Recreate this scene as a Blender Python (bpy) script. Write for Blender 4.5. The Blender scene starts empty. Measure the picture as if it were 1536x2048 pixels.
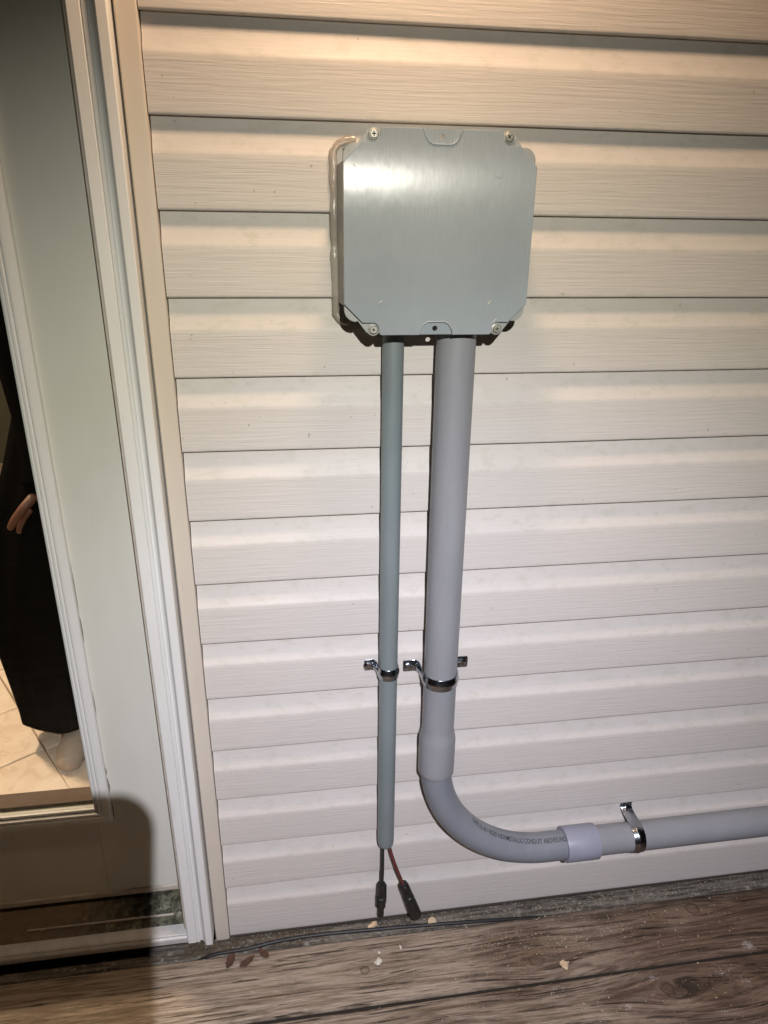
import bpy, bmesh, math, random
from mathutils import Vector, Matrix, noise as mnoise

random.seed(7)
PI = math.pi
sc = bpy.context.scene
COL = sc.collection

# ---------------------------------------------------------------- camera
S = 0.1143                                    # one siding course
CAM = Vector((0.157, -1.0626, 1.373))
F_PX, TILT, YAW, ROLL = 1394.6, 0.37591, -0.14788, 0.01143
def cam_axes():
    ct, st, cz, sz, cr, sr = math.cos(TILT), math.sin(TILT), math.cos(YAW), math.sin(YAW), math.cos(ROLL), math.sin(ROLL)
    X = Vector((1, 0, 0)); Fw = Vector((0, ct, -st)); U = Vector((0, st, ct))
    X2 = X * cr + U * sr; U2 = U * cr - X * sr
    R = Matrix(((cz, -sz, 0), (sz, cz, 0), (0, 0, 1)))
    return R @ X2, R @ Fw, R @ U2
AX, AF, AU = cam_axes()
cd = bpy.data.cameras.new('camera'); cam = bpy.data.objects.new('camera', cd); COL.objects.link(cam)
M = Matrix((AX, AU, -AF)).transposed().to_4x4(); M.translation = CAM
cam.matrix_world = M
cd.sensor_fit = 'VERTICAL'; cd.sensor_height = 24.0; cd.lens = F_PX / 2048 * 24.0
cd.clip_start = 0.01; cd.clip_end = 300
sc.camera = cam

# ---------------------------------------------------------------- night sky, lamps, exposure
w = bpy.data.worlds.new('World'); sc.world = w; w.use_nodes = True
wn = w.node_tree.nodes; wl = w.node_tree.links; wn.clear()
sky = wn.new('ShaderNodeTexSky'); sky.sky_type = 'NISHITA'; sky.sun_disc = False
sky.sun_elevation = math.radians(-4); sky.sun_rotation = math.radians(150)
bg = wn.new('ShaderNodeBackground'); bg.inputs[1].default_value = 0.012
wo = wn.new('ShaderNodeOutputWorld'); wl.new(sky.outputs[0], bg.inputs[0]); wl.new(bg.outputs[0], wo.inputs[0])
sc.view_settings.view_transform = 'Standard'; sc.view_settings.look = 'None'
sc.view_settings.exposure = 0.0; sc.view_settings.gamma = 1.0; sc.view_settings.use_curve_mapping = False

LAMP = Vector((0.2318, -1.30, 1.6157))        # the photographer's head torch
ld = bpy.data.lights.new('head_torch_light', 'SPOT'); lo = bpy.data.objects.new('head_torch_light', ld); COL.objects.link(lo)
ld.energy = 80; ld.color = (1.0, 0.975, 0.85); ld.shadow_soft_size = 0.0024
ld.spot_size = math.radians(110); ld.spot_blend = 1.0
lo.location = LAMP
lo.rotation_euler = (Vector((0.42, 0, 0.28)) - LAMP).to_track_quat('-Z', 'Y').to_euler()

l2 = bpy.data.lights.new('head_torch_beam', 'SPOT'); lo2 = bpy.data.objects.new('head_torch_beam', l2); COL.objects.link(lo2)
l2.energy = 84; l2.color = (0.66, 0.68, 1.0); l2.shadow_soft_size = 0.0024; l2.spot_size = math.radians(84); l2.spot_blend = 1.0
lo2.location = LAMP; lo2.rotation_euler = (Vector((0.55, 0, -0.20)) - LAMP).to_track_quat('-Z', 'Y').to_euler()

PORCH = Vector((0.33, -0.235, 2.07))          # warm bulb of the wall lantern above the picture
pd = bpy.data.lights.new('porch_bulb_light', 'POINT'); po = bpy.data.objects.new('porch_bulb_light', pd); COL.objects.link(po)
pd.energy = 23; pd.color = (1.0, 0.69, 0.455); pd.shadow_soft_size = 0.07; po.location = PORCH

idd = bpy.data.lights.new('hall_bulb_light', 'POINT'); io = bpy.data.objects.new('hall_bulb_light', idd); COL.objects.link(io)
idd.energy = 210; idd.color = (1.0, 0.76, 0.54); idd.shadow_soft_size = 0.06; io.location = (-1.15, 0.95, 2.32)

# ---------------------------------------------------------------- node helpers
class E:
    """tiny expression wrapper over float sockets"""
    def __init__(s, nt, v): s.nt, s.v = nt, v
    def _m(s, op, *o):
        n = s.nt.nodes.new('ShaderNodeMath'); n.operation = op
        for i, a in enumerate((s,) + o):
            if isinstance(a, E): s.nt.links.new(a.v, n.inputs[i])
            else: n.inputs[i].default_value = a
        return E(s.nt, n.outputs[0])
    def __add__(s, o): return s._m('ADD', o)
    def __sub__(s, o): return s._m('SUBTRACT', o)
    def __mul__(s, o): return s._m('MULTIPLY', o)
    def __truediv__(s, o): return s._m('DIVIDE', o)
    def pw(s, o): return s._m('POWER', o)
    def ab(s): return s._m('ABSOLUTE')
    def clamp(s):
        e = s._m('ADD', 0.0); e.v.node.use_clamp = True; return e
    def step(s, a, b):
        n = s.nt.nodes.new('ShaderNodeMapRange'); n.interpolation_type = 'SMOOTHSTEP'
        s.nt.links.new(s.v, n.inputs[0]); n.inputs[1].default_value = a; n.inputs[2].default_value = b
        return E(s.nt, n.outputs[0])

class Mat:
    def __init__(s, name, **kw):
        s.m = bpy.data.materials.new(name); s.m.use_nodes = True; s.nt = s.m.node_tree
        s.b = s.nt.nodes['Principled BSDF']; s.out = s.nt.nodes['Material Output']
        for k, v in kw.items(): s.set(k, v)
    NAMES = dict(color='Base Color', rough='Roughness', metal='Metallic', spec='Specular IOR Level', coat='Coat Weight',
                 coat_rough='Coat Roughness', sss='Subsurface Weight', aniso='Anisotropic', sheen='Sheen Weight', alpha='Alpha', trans='Transmission Weight', ior='IOR')
    def set(s, k, v):
        i = s.b.inputs[s.NAMES[k]]
        if isinstance(v, E): s.nt.links.new(v.v, i)
        elif hasattr(v, 'is_output'): s.nt.links.new(v, i)
        elif isinstance(v, (tuple, list)): i.default_value = (*v, 1)
        else: i.default_value = v
    def pos(s):
        tc = s.nt.nodes.new('ShaderNodeTexCoord'); sp = s.nt.nodes.new('ShaderNodeSeparateXYZ')
        s.nt.links.new(tc.outputs['Object'], sp.inputs[0])
        return [E(s.nt, o) for o in sp.outputs]
    def rnd(s):
        n = s.nt.nodes.new('ShaderNodeObjectInfo'); return E(s.nt, n.outputs['Random'])
    def attr(s, nm):
        n = s.nt.nodes.new('ShaderNodeAttribute'); n.attribute_name = nm; return E(s.nt, n.outputs['Fac'])
    def vec(s, x, y, z):
        c = s.nt.nodes.new('ShaderNodeCombineXYZ')
        for i, a in enumerate((x, y, z)):
            if isinstance(a, E): s.nt.links.new(a.v, c.inputs[i])
            else: c.inputs[i].default_value = a
        return c.outputs[0]
    def noise(s, v, scale=1.0, detail=3, rough=.55, dist=0.0):
        n = s.nt.nodes.new('ShaderNodeTexNoise'); s.nt.links.new(v, n.inputs['Vector'])
        n.inputs['Scale'].default_value = scale; n.inputs['Detail'].default_value = detail
        n.inputs['Roughness'].default_value = rough; n.inputs['Distortion'].default_value = dist
        return E(s.nt, n.outputs[0])
    def mix(s, f, a, b):
        n = s.nt.nodes.new('ShaderNodeMix'); n.data_type = 'RGBA'
        for i, q in ((0, f), (6, a), (7, b)):
            if isinstance(q, E): s.nt.links.new(q.v, n.inputs[i])
            elif hasattr(q, 'is_output'): s.nt.links.new(q, n.inputs[i])
            elif isinstance(q, (tuple, list)): n.inputs[i].default_value = (*q, 1)
            else: n.inputs[i].default_value = q
        return n.outputs[2]
    def bump(s, h, strength=.3, dist=.001):
        n = s.nt.nodes.new('ShaderNodeBump')
        n.inputs['Distance'].default_value = dist
        if isinstance(strength, E): s.nt.links.new(strength.v, n.inputs['Strength'])
        else: n.inputs['Strength'].default_value = strength
        s.nt.links.new(h.v, n.inputs['Height']); s.nt.links.new(n.outputs[0], s.b.inputs['Normal'])

# ---------------------------------------------------------------- materials
def mat_siding():
    a = Mat('vinyl_siding', rough=.5, spec=.32)
    x, y, z = a.pos(); r = a.rnd(); g = a.attr('grain')
    warp = a.noise(a.vec(x * 5.0, r * 9.0, z * 12.0), 1, 2) * .006
    zz = z + warp
    fine = a.noise(a.vec(x * 13.0, r * 31.0, zz * 430.0), 1, 3, .6)
    long_ = a.noise(a.vec(x * 8.0, r * 11.0, zz * 210.0), 1, 2, .5)
    h = fine * .65 + long_ * .5
    a.bump(h, g * .50 + .07, .0016)
    big = a.noise(a.vec(x * 2.2, r * 5.0, z * 3.5), 1, 3).step(.3, .75)
    c = a.mix(big * .7, (.590, .552, .512), (.555, .520, .482))
    speck = a.noise(a.vec(x * 34.0, r * 3.0, z * 60.0), 1, 4, .7)
    dirt = speck.step(.46, .74) * (E(a.nt, g.v)._m('MULTIPLY', -.82) + 1.0)
    c = a.mix((dirt * .42).clamp(), c, (.36, .37, .27))
    spots = a.noise(a.vec(x * 120.0, r * 17.0, z * 120.0), 1, 1).step(.775, .82)
    c = a.mix(spots * .55, c, (.22, .18, .13))
    a.set('color', c)
    a.set('rough', fine * .2 + .42)
    return a.m

def mat_paint(name, c0, c1, rough=.38, dirt=.25, dc=(.33, .27, .19)):
    a = Mat(name, spec=.4)
    x, y, z = a.pos()
    n = a.noise(a.vec(x * 9.0, y * 9.0, z * 3.0), 1, 4, .6)
    c = a.mix(n.step(.3, .7), c0, c1)
    d = a.noise(a.vec(x * 60.0, y * 60.0, z * 9.0), 1, 5, .65).step(.6, .82)
    a.set('color', a.mix(d * dirt, c, dc))
    a.set('rough', n * .2 + (rough - .1))
    fine = a.noise(a.vec(x * 260.0, y * 260.0, z * 60.0), 1, 2)
    a.bump(fine + a.noise(a.vec(x * 20.0, y * 20.0, z * 8.0), 1, 2) * 2.0, .09, .0012)
    return a.m

def mat_pvc(name, c0, c1, rough=.36):
    a = Mat(name, spec=.42)
    x, y, z = a.pos()
    n = a.noise(a.vec(x * 14.0, y * 14.0, z * 5.0), 1, 4, .6)
    sc_ = a.noise(a.vec(x * 420.0, y * 420.0, z * 24.0), 1, 3, .7)
    c = a.mix(n.step(.3, .72), c0, c1)
    sm = a.noise(a.vec(x * 90.0, y * 90.0, z * 50.0), 1, 5, .7).step(.66, .8)
    c = a.mix(sm * .34, c, tuple(min(1, q * 1.5) for q in c1))
    rub = a.noise(a.vec(x * 60.0, y * 60.0, z * 7.0 + x * 9.0), 1, 5, .75).step(.58, .78)
    c = a.mix(rub * .30, c, tuple(q * .55 for q in c1))
    a.set('color', c); a.set('rough', sc_ * .22 + rub * .15 + (rough - .1))
    a.bump(sc_ + n * 3.0, .05, .0008)
    return a.m

TANG = (1.0, 0.0)
def mat_cover():
    a = Mat('grey_box_plastic', spec=.5)
    x, y, z = a.pos()
    n = a.noise(a.vec(x * 9.0, 0.0, z * 7.0), 1, 3)
    streak = a.noise(a.vec(x * 700.0, 0.0, z * 26.0), 1, 3, .65)
    wavy = a.noise(a.vec(x * 26.0, 1.0, z * 10.0), 1, 3, .55)
    c = a.mix(n.step(.3, .7), (.305, .342, .366), (.275, .310, .334))
    scuff = a.noise(a.vec(x * 46.0, 3.0, z * 30.0), 1, 5, .72).step(.62, .78)
    c = a.mix(scuff * .2, c, (.42, .45, .44))
    a.set('color', c); a.set('rough', streak * .18 + scuff * .12 + .175)
    X, Z = x - .3698, z - 1.3735
    dome = X * X * -.24 + Z * Z * -.26
    a.set('aniso', .91)
    tg = a.vec(TANG[0], 0.0, TANG[1]); a.nt.links.new(tg, a.b.inputs['Tangent'])
    a.bump(streak * .000035 + wavy * .00042 + dome, 1.0, 1.0)
    return a.m

KNOTS = [(.2721, -.1022, .010), (.6235, -.1282, .016), (1.0058, -.0614, .016), (.8596, -.2184, .015),
         (.9746, -.2290, .030), (.42, -.262, .014)]
def mat_deck():
    a = Mat('weathered_deck_wood', spec=.22)
    x, y, z = a.pos(); r = a.rnd()
    yy = y + a.noise(a.vec(x * 1.3, y * 4.0, r * 40.0), 1, 2) * .016
    ring = None; core = None
    for kx, ky, kr in KNOTS:
        dx = (x - kx) / (kr * 5.5); dy = (y - ky) / (kr * 2.4)
        d2 = dx * dx + dy * dy
        g = (d2 * -1.0)._m('EXPONENT')
        yy = yy - (y - ky) * g * .72
        rr = ((x - kx) * (x - kx) + (y - ky) * (y - ky) * 1.25)._m('SQRT') / kr
        rr = rr + (a.noise(a.vec(x * 120.0, y * 120.0, z), 1, 2) - .5) * .5
        k = rr.step(1.15, .7)
        rg = (rr.step(.55, .78) * rr.step(1.15, .85))
        core = k if core is None else core._m('MAXIMUM', k)
        ring = rg if ring is None else ring._m('MAXIMUM', rg)
    med = a.noise(a.vec(x * 4.5, yy * 95.0, r * 23.0), 1, 5, .66)
    fine = a.noise(a.vec(x * 13.0, yy * 300.0, r * 51.0), 1, 4, .72)
    wide = a.noise(a.vec(x * 2.4, yy * 24.0, r * 13.0), 1, 4, .65)
    crack = a.noise(a.vec(x * 6.5, yy * 190.0, r * 77.0), 1, 4, .65).step(.585, .66)
    blot = a.noise(a.vec(x * 26.0, y * 60.0, r * 7.0), 1, 5, .72)
    v = (med * .48 + fine * .52).step(.40, .60)
    c = a.mix(v, (.165, .120, .083), (.385, .312, .238))
    c = a.mix((wide.step(.52, .74) * .42).clamp(), c, (.135, .095, .068))
    pale = a.noise(a.vec(x * 11.0, y * 70.0, r * 29.0), 1, 5, .72).step(.55, .72)
    c = a.mix(pale * .42, c, (.44, .38, .31))
    c = a.mix(blot.step(.52, .74) * .45, c, (.120, .092, .066))
    # the boards turn a darker brown further along from the door
    far_brown = (a.noise(a.vec(x * 3.0, y * 11.0, r * 3.0), 1, 5, .68) + (x - .36) * .55).step(.46, .84)
    c = a.mix(far_brown * .85, c, a.mix(v, (.050, .029, .019), (.150, .092, .060)))
    far_dark = (a.noise(a.vec(x * 6.0, y * 30.0, r * 5.0), 1, 4, .65) + (x - .55) * .2).step(.56, .70)
    c = a.mix(far_dark * .55, c, (.045, .030, .021))
    alg = a.noise(a.vec(x * 7.0, y * 40.0, r * 19.0), 1, 5, .72).step(.56, .76)
    c = a.mix(alg * .6, c, (.170, .118, .048))
    c = a.mix(crack * .8, c, (.034, .025, .018))
    c = a.mix(core * .42, c, (.110, .075, .050)); c = a.mix(ring * .2, c, (.030, .021, .014))
    dust = a.noise(a.vec(x * 210.0, y * 210.0, r), 1, 2, .6).step(.68, .78)
    c = a.mix(dust * .38, c, (.46, .40, .32))
    a.set('color', c); a.set('rough', v * .2 + .62)
    a.bump(med * .8 + fine * .8 - crack * 1.2 - ring * .8, .85, .0022)
    return a.m

def mat_simple(name, color, rough=.5, n=12.0, var=.25, **kw):
    a = Mat(name, rough=rough, **kw)
    x, y, z = a.pos()
    f = a.noise(a.vec(x * n, y * n, z * n), 1, 4, .6).step(.3, .7)
    a.set('color', a.mix(f * var, color, tuple(q * .45 for q in color)))
    return a.m

def mat_zinc():
    a = Mat('galvanised_steel', metal=1.0)
    x, y, z = a.pos()
    n = a.noise(a.vec(x * 160.0, y * 160.0, z * 160.0), 1, 4, .7)
    b = a.noise(a.vec(x * 30.0, y * 30.0, z * 30.0), 1, 3)
    a.set('color', a.mix(b.step(.3, .7), (.47, .49, .52), (.32, .35, .39)))
    a.set('rough', n * .22 + .11); a.bump(n, .10, .0006)
    return a.m

def mat_sill():
    a = Mat('mossy_sill', rough=.85)
    x, y, z = a.pos()
    n = a.noise(a.vec(x * 60.0, y * 60.0, z * 60.0), 1, 6, .72)
    m = a.noise(a.vec(x * 20.0, y * 28.0, z * 20.0), 1, 4, .7)
    c = a.mix(n.step(.40, .60), (.024, .024, .014), (.125, .120, .075))
    c = a.mix(m.step(.56, .66) * .75, c, (.33, .32, .24))
    clean = (x * -1.0).step(.17, .36)
    c = a.mix(clean * .8, c, (.20, .15, .10))
    a.set('color', c); a.bump(n, .6, .003)
    return a.m

def mat_dirt():
    a = Mat('grimy_ledger_wood', rough=.9)
    x, y, z = a.pos()
    g = a.noise(a.vec(x * 6.0, y * 120.0, 0.0), 1, 5, .7)
    n = a.noise(a.vec(x * 70.0, y * 90.0, z * 50.0), 1, 6, .75)
    c = a.mix(g.step(.35, .65), (.045, .036, .026), (.20, .175, .14))
    c = a.mix(n.step(.52, .66) * .8, c, (.30, .275, .225))
    c = a.mix(a.noise(a.vec(x * 22.0, y * 50.0, 4.0), 1, 4, .7).step(.55, .7) * .8, c, (.022, .018, .012))
    a.set('color', c); a.bump(n + g, .8, .003)
    return a.m

def mat_tile():
    a = Mat('beige_floor_tile', spec=.5)
    x, y, z = a.pos()
    n = a.noise(a.vec(x * 7.0, y * 7.0, a.rnd() * 30.0), 1, 5, .65, .8)
    v = a.noise(a.vec(x * 16.0, y * 13.0, a.rnd() * 9.0), 1, 4, .6, 1.4)
    c = a.mix(n.step(.3, .7), (.68, .54, .42), (.76, .64, .52))
    c = a.mix(v.step(.5, .62) * .45, c, (.56, .41, .30))
    a.set('color', c); a.set('rough', n * .2 + .2); a.bump(v, .12, .002)
    return a.m

def mat_glass():
    a = Mat('window_glass'); nt = a.nt
    nt.nodes.remove(a.b)
    t = nt.nodes.new('ShaderNodeBsdfTransparent'); t.inputs[0].default_value = (.93, .95, .94, 1)
    g = nt.nodes.new('ShaderNodeBsdfGlossy'); g.inputs['Roughness'].default_value = .03
    fr = nt.nodes.new('ShaderNodeLayerWeight'); fr.inputs[0].default_value = .5
    mx = nt.nodes.new('ShaderNodeMixShader'); nt.links.new((E(nt, fr.outputs['Facing']).pw(5.0) * .9 + .03).v, mx.inputs[0])
    nt.links.new(t.outputs[0], mx.inputs[1]); nt.links.new(g.outputs[0], mx.inputs[2]); nt.links.new(mx.outputs[0], a.out.inputs[0])
    return a.m

def mat_clear():
    a = Mat('clear_silicone', rough=.16, spec=.7, color=(.50, .46, .41)); nt = a.nt
    x, y, z = a.pos()
    n = a.noise(a.vec(x * 160.0, y * 160.0, z * 50.0), 1, 4, .6)
    a.bump(n, .5, .003)
    t = nt.nodes.new('ShaderNodeBsdfTransparent'); t.inputs[0].default_value = (.82, .78, .72, 1)
    mx = nt.nodes.new('ShaderNodeMixShader'); nt.links.new((n * .3 + .32).v, mx.inputs[0])
    nt.links.new(t.outputs[0], mx.inputs[1]); nt.links.new(a.b.outputs[0], mx.inputs[2]); nt.links.new(mx.outputs[0], a.out.inputs[0])
    return a.m

def mat_glow(name, c, s):
    a = Mat(name, color=(.8, .8, .8)); a.b.inputs['Emission Color'].default_value = (*c, 1); a.b.inputs['Emission Strength'].default_value = s
    return a.m

MT = dict(
    siding=mat_siding(), door=mat_paint('white_door_paint', (.655, .650, .585), (.61, .605, .54), .36, .12),
    casing=mat_paint('white_casing', (.72, .72, .70), (.67, .67, .64), .42, .35), jtrim=mat_paint('tan_vinyl_trim', (.57, .515, .435), (.53, .475, .40), .46, .2),
    cover=mat_cover(), body=mat_pvc('box_body_plastic', (.33, .34, .33), (.29, .30, .295), .42),
    pipe_thin=mat_pvc('green_grey_pvc', (.192, .226, .228), (.165, .196, .200), .40), pipe_big=mat_pvc('lavender_grey_pvc', (.262, .268, .282), (.232, .238, .252), .38),
    elbow=mat_pvc('elbow_pvc', (.215, .232, .258), (.185, .200, .228), .40), coupling=mat_pvc('coupling_pvc', (.275, .290, .350), (.25, .262, .32), .42),
    zinc=mat_zinc(), deck=mat_deck(), sill=mat_sill(), dirt=mat_dirt(), tile=mat_tile(), glass=mat_glass(), clear=mat_clear(),
    screw=mat_simple('dull_screw', (.46, .45, .40), .42, 90, .5, metal=.55), slot=mat_simple('screw_slot', (.03, .03, .028), .7),
    black=mat_simple('black_plastic', (.014, .014, .014), .38, 60, .4), rubber=mat_simple('black_cable', (.018, .018, .018), .5, 80, .4),
    red=mat_simple('red_cable', (.125, .030, .028), .45, 80, .4), ink=mat_simple('black_ink', (.02, .02, .022), .6),
    grout=mat_simple('grout', (.30, .22, .15), .7, 40), hallwall=mat_simple('olive_wall', (.055, .050, .034), .8, 3), hallceil=mat_simple('ceiling_white', (.3, .28, .24), .8, 3),
    cloth=mat_simple('black_cloth', (.006, .0055, .005), .95, 40, spec=.0), skin=mat_simple('skin', (.13, .055, .034), .5, 30, .25, sss=.1),
    slipper=mat_simple('pale_slipper', (.42, .34, .27), .9, 60), hair=mat_simple('dark_hair', (.03, .02, .014), .5, 200),
    sock=mat_simple('pale_sock', (.74, .62, .50), .9, 60), sheath=mat_simple('wall_sheathing', (.10, .08, .06), .9), alum=mat_simple('sill_aluminium', (.62, .61, .58), .34, 50, .25, metal=.25),
    wstrip=mat_simple('weatherstrip', (.55, .49, .41), .6, 40, .4), gap=mat_simple('joint_dark', (.035, .028, .02), .9), leaf=mat_simple('dry_leaf', (.085, .040, .022), .8, 120, .6),
    chip=mat_simple('pale_wood_chip', (.66, .50, .31), .75, 150, .35), chipw=mat_simple('white_chip', (.72, .67, .56), .7, 120, .3), dust=mat_simple('sawdust', (.50, .41, .30), .9, 300),
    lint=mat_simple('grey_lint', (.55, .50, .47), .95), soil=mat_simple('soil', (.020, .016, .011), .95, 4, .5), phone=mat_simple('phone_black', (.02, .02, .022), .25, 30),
    lens=mat_simple('phone_lens', (.01, .01, .014), .08), lantern=mat_simple('lantern_bronze', (.05, .035, .025), .45, 30, .4, metal=.6), bulb=mat_glow('lit_bulb', (1, .66, .36), 14.0),
    bead=mat_simple('brown_wood_bead', (.085, .045, .024), .6, 60, .4), crackm=mat_simple('bare_wood_crack', (.12, .075, .04), .85, 60), brownwall=mat_simple('baseboard', (.30, .22, .14), .6, 20))

# ---------------------------------------------------------------- object helpers
def link(name, me, mat, parent=None, smooth=False):
    o = bpy.data.objects.new(name, me); COL.objects.link(o)
    if mat is not None and not me.materials: me.materials.append(mat)
    if parent is not None:
        o.parent = parent; o.matrix_parent_inverse = Matrix.Translation(parent['_p']) if False else Matrix.Translation(-total(parent))
    if smooth: me.shade_smooth()
    return o
def total(o):
    v = Vector((0, 0, 0))
    v += o.location
    return v if o.parent is None else Vector((0, 0, 0)) + total_parent(o)
def total_parent(o):
    # parts are built in world coordinates and sit at the world origin
    return Vector((0, 0, 0))
def mesh(bm, name='m'):
    bmesh.ops.recalc_face_normals(bm, faces=bm.faces[:])
    me = bpy.data.meshes.new(name); bm.to_mesh(me); bm.free(); return me
def thing(name, loc, label, cat, group=None, kind=None):
    o = bpy.data.objects.new(name, None); COL.objects.link(o); o.location = loc; o.empty_display_size = .03
    tag(o, label, cat, group, kind); return o
def tag(o, label=None, cat=None, group=None, kind=None):
    if label: o['label'] = label
    if cat: o['category'] = cat
    if group: o['group'] = group
    if kind: o['kind'] = kind
    return o

def box(bm, x0, x1, y0, y1, z0, z1, bev=0, seg=2):
    vs = [bm.verts.new((x, y, z)) for x in (x0, x1) for y in (y0, y1) for z in (z0, z1)]
    fs = [bm.faces.new([vs[i] for i in f]) for f in ((0, 1, 3, 2), (4, 6, 7, 5), (0, 4, 5, 1), (2, 3, 7, 6), (0, 2, 6, 4), (1, 5, 7, 3))]
    if bev:
        es = {e for f in fs for e in f.edges}
        bmesh.ops.bevel(bm, geom=list(es), offset=bev, segments=seg, affect='EDGES', profile=.5)
    return bm
def boxm(*a, **k): return mesh(box(bmesh.new(), *a, **k))

def extrude_profile(prof, axis, t0, t1, closed=True, n=1, jitter=None):
    """prof: list of 2d points; axis 'x' -> (y,z), 'z' -> (x,y). swept from t0 to t1"""
    bm = bmesh.new(); rings = []
    for k in range(n + 1):
        t = t0 + (t1 - t0) * k / n
        ring = []
        for i, (a, b) in enumerate(prof):
            if jitter: da, db = jitter(t, i)
            else: da = db = 0
            ring.append(bm.verts.new((t, a + da, b + db) if axis == 'x' else (a + da, b + db, t)))
        rings.append(ring)
    m = len(prof)
    for k in range(n):
        for i in range(m if closed else m - 1):
            j = (i + 1) % m
            bm.faces.new((rings[k][i], rings[k][j], rings[k + 1][j], rings[k + 1][i]))
    if closed:
        bm.faces.new(rings[0]); bm.faces.new(rings[-1][::-1])
    return bm

def tube(path, rad, seg=32, cap=True, up=Vector((0, -1, 0))):
    """path list of Vectors, rad float or list"""
    bm = bmesh.new(); n = len(path); rings = []
    if not isinstance(rad, (list, tuple)): rad = [rad] * n
    prev = None
    for i, p in enumerate(path):
        t = (path[min(i + 1, n - 1)] - path[max(i - 1, 0)])
        if t.length < 1e-9: t = prev_t
        t.normalize(); prev_t = t
        a = up - t * up.dot(t) if prev is None else prev - t * prev.dot(t)
        if a.length < 1e-6: a = t.orthogonal()
        a.normalize(); prev = a; b = t.cross(a)
        rings.append([bm.verts.new(p + (a * math.cos(q) + b * math.sin(q)) * rad[i]) for q in [2 * PI * k / seg for k in range(seg)]])
    for i in range(n - 1):
        for k in range(seg):
            j = (k + 1) % seg; bm.faces.new((rings[i][k], rings[i][j], rings[i + 1][j], rings[i + 1][k]))
    if cap: bm.faces.new(rings[0][::-1]); bm.faces.new(rings[-1])
    return bm
def V(*a): return Vector(a)
def smooth_by_angle(me, ang=35):
    me.shade_smooth()
    bm = bmesh.new(); bm.from_mesh(me)
    for e in bm.edges:
        if len(e.link_faces) == 2 and e.calc_face_angle(0) > math.radians(ang): e.smooth = False
    bm.to_mesh(me); bm.free(); return me

def plate(outer, holes, y0, y1, cx=0, cz=0, bev=0):
    """flat plate in the xz plane between y0 (front) and y1 (back) with holes"""
    bm = bmesh.new(); es = []
    for loop in [outer] + holes:
        vs = [bm.verts.new((cx + x, y0, cz + z)) for x, z in loop]
        es += [bm.edges.new((vs[i], vs[(i + 1) % len(vs)])) for i in range(len(vs))]
    bmesh.ops.triangle_fill(bm, use_beauty=True, use_dissolve=False, edges=es)
    bmesh.ops.dissolve_limit(bm, angle_limit=.01, verts=bm.verts[:], edges=bm.edges[:]) if not holes else None
    r = bmesh.ops.extrude_face_region(bm, geom=bm.faces[:])
    for v in r['geom']:
        if isinstance(v, bmesh.types.BMVert): v.co.y = y1
    bmesh.ops.recalc_face_normals(bm, faces=bm.faces[:])
    if bev:
        ed = [e for e in bm.edges if len(e.link_faces) == 2 and all(abs(v.co.y - y0) < 1e-6 for v in e.verts) and any(abs(f.normal.y) < .5 for f in e.link_faces)]
        bmesh.ops.bevel(bm, geom=ed, offset=bev, segments=2, affect='EDGES', profile=.6)
    for f in bm.faces: f.smooth = False
    return bm
def circ(cx, cz, r, n=16): return [(cx + r * math.cos(2 * PI * k / n), cz + r * math.sin(2 * PI * k / n)) for k in range(n)]
def sym4(q):
    """quadrant outline (from top middle to right middle) mirrored to a whole loop"""
    a = q; b = [(x, -z) for x, z in reversed(q)]; c = [(-x, -z) for x, z in q]; d = [(-x, z) for x, z in reversed(q)]
    out = []
    for p in a + b + c + d:
        if not out or (abs(p[0] - out[-1][0]) + abs(p[1] - out[-1][1])) > 1e-6: out.append(p)
    if abs(out[0][0] - out[-1][0]) + abs(out[0][1] - out[-1][1]) < 1e-6: out.pop()
    return out
def arc2(cx, cz, r, a0, a1, n): return [(cx + r * math.cos(math.radians(a0 + (a1 - a0) * k / n)), cz + r * math.sin(math.radians(a0 + (a1 - a0) * k / n))) for k in range(n + 1)]

# ================================================================ SETTING
# ground far below the deck, out to the horizon
g = bmesh.new(); vs = [g.verts.new(p) for p in ((-120, -120, -.75), (120, -120, -.75), (120, 120, -.75), (-120, 120, -.75))]; g.faces.new(vs)
tag(link('ground', mesh(g), MT['soil']), kind='structure')

# ---- siding wall
XR = 2.3
wall = thing('siding_wall', (0, 0, .011), 'house wall of cream dutch lap vinyl siding with wood grain', 'wall')
H = S
def course(z0, h, k):
    fl = h - .043
    prof = [(.0125, .004), (.0105, .0012), (.0030, .0002), (.0010, .0008), (.0002, .0020), (0, .0036), (-.0001, .010), (-.0002, fl * .5), (-.0001, fl - .008), (0, fl - .0022), (.0006, fl), (.0020, fl + .0028),
            (.0052, fl + .0100), (.0080, fl + .0190), (.0102, fl + .0280), (.0116, fl + .0360), (.0124, fl + .045), (.0130, fl + .053)]
    ph = k * 3.7
    def jit(t, i):
        f = 1 if i < 11 else .3
        return (mnoise.noise(Vector((t * 2.3, ph, 0))) * .0011 * f + mnoise.noise(Vector((t * 6, ph, 5))) * .0004 * f, mnoise.noise(Vector((t * 1.3, ph, 9))) * .0009 * f + mnoise.noise(Vector((t * 5, ph, 2))) * .00035)
    bm = extrude_profile([(a, z0 + b) for a, b in prof], 'x', .0012, XR, closed=False, n=44, jitter=jit)
    me = mesh(bm, 'siding_panel'); me.shade_smooth()
    at = me.attributes.new('grain', 'FLOAT', 'POINT'); m = len(prof)
    at.data.foreach_set('value', [1.0 if 6 <= (i % m) <= 8 else (.0 if (i % m) < 5 else .3) for i in range(len(me.vertices))])
    return link('siding_panel', me, MT['siding'], wall)
course(.011, .1461 - .011, 14)
for k in range(13, -7, -1):
    course(1.632 - S * k, S, k)
link('sheathing', boxm(-.03, XR, .020, .15, -.7, 2.5), MT['sheath'], wall)
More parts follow.
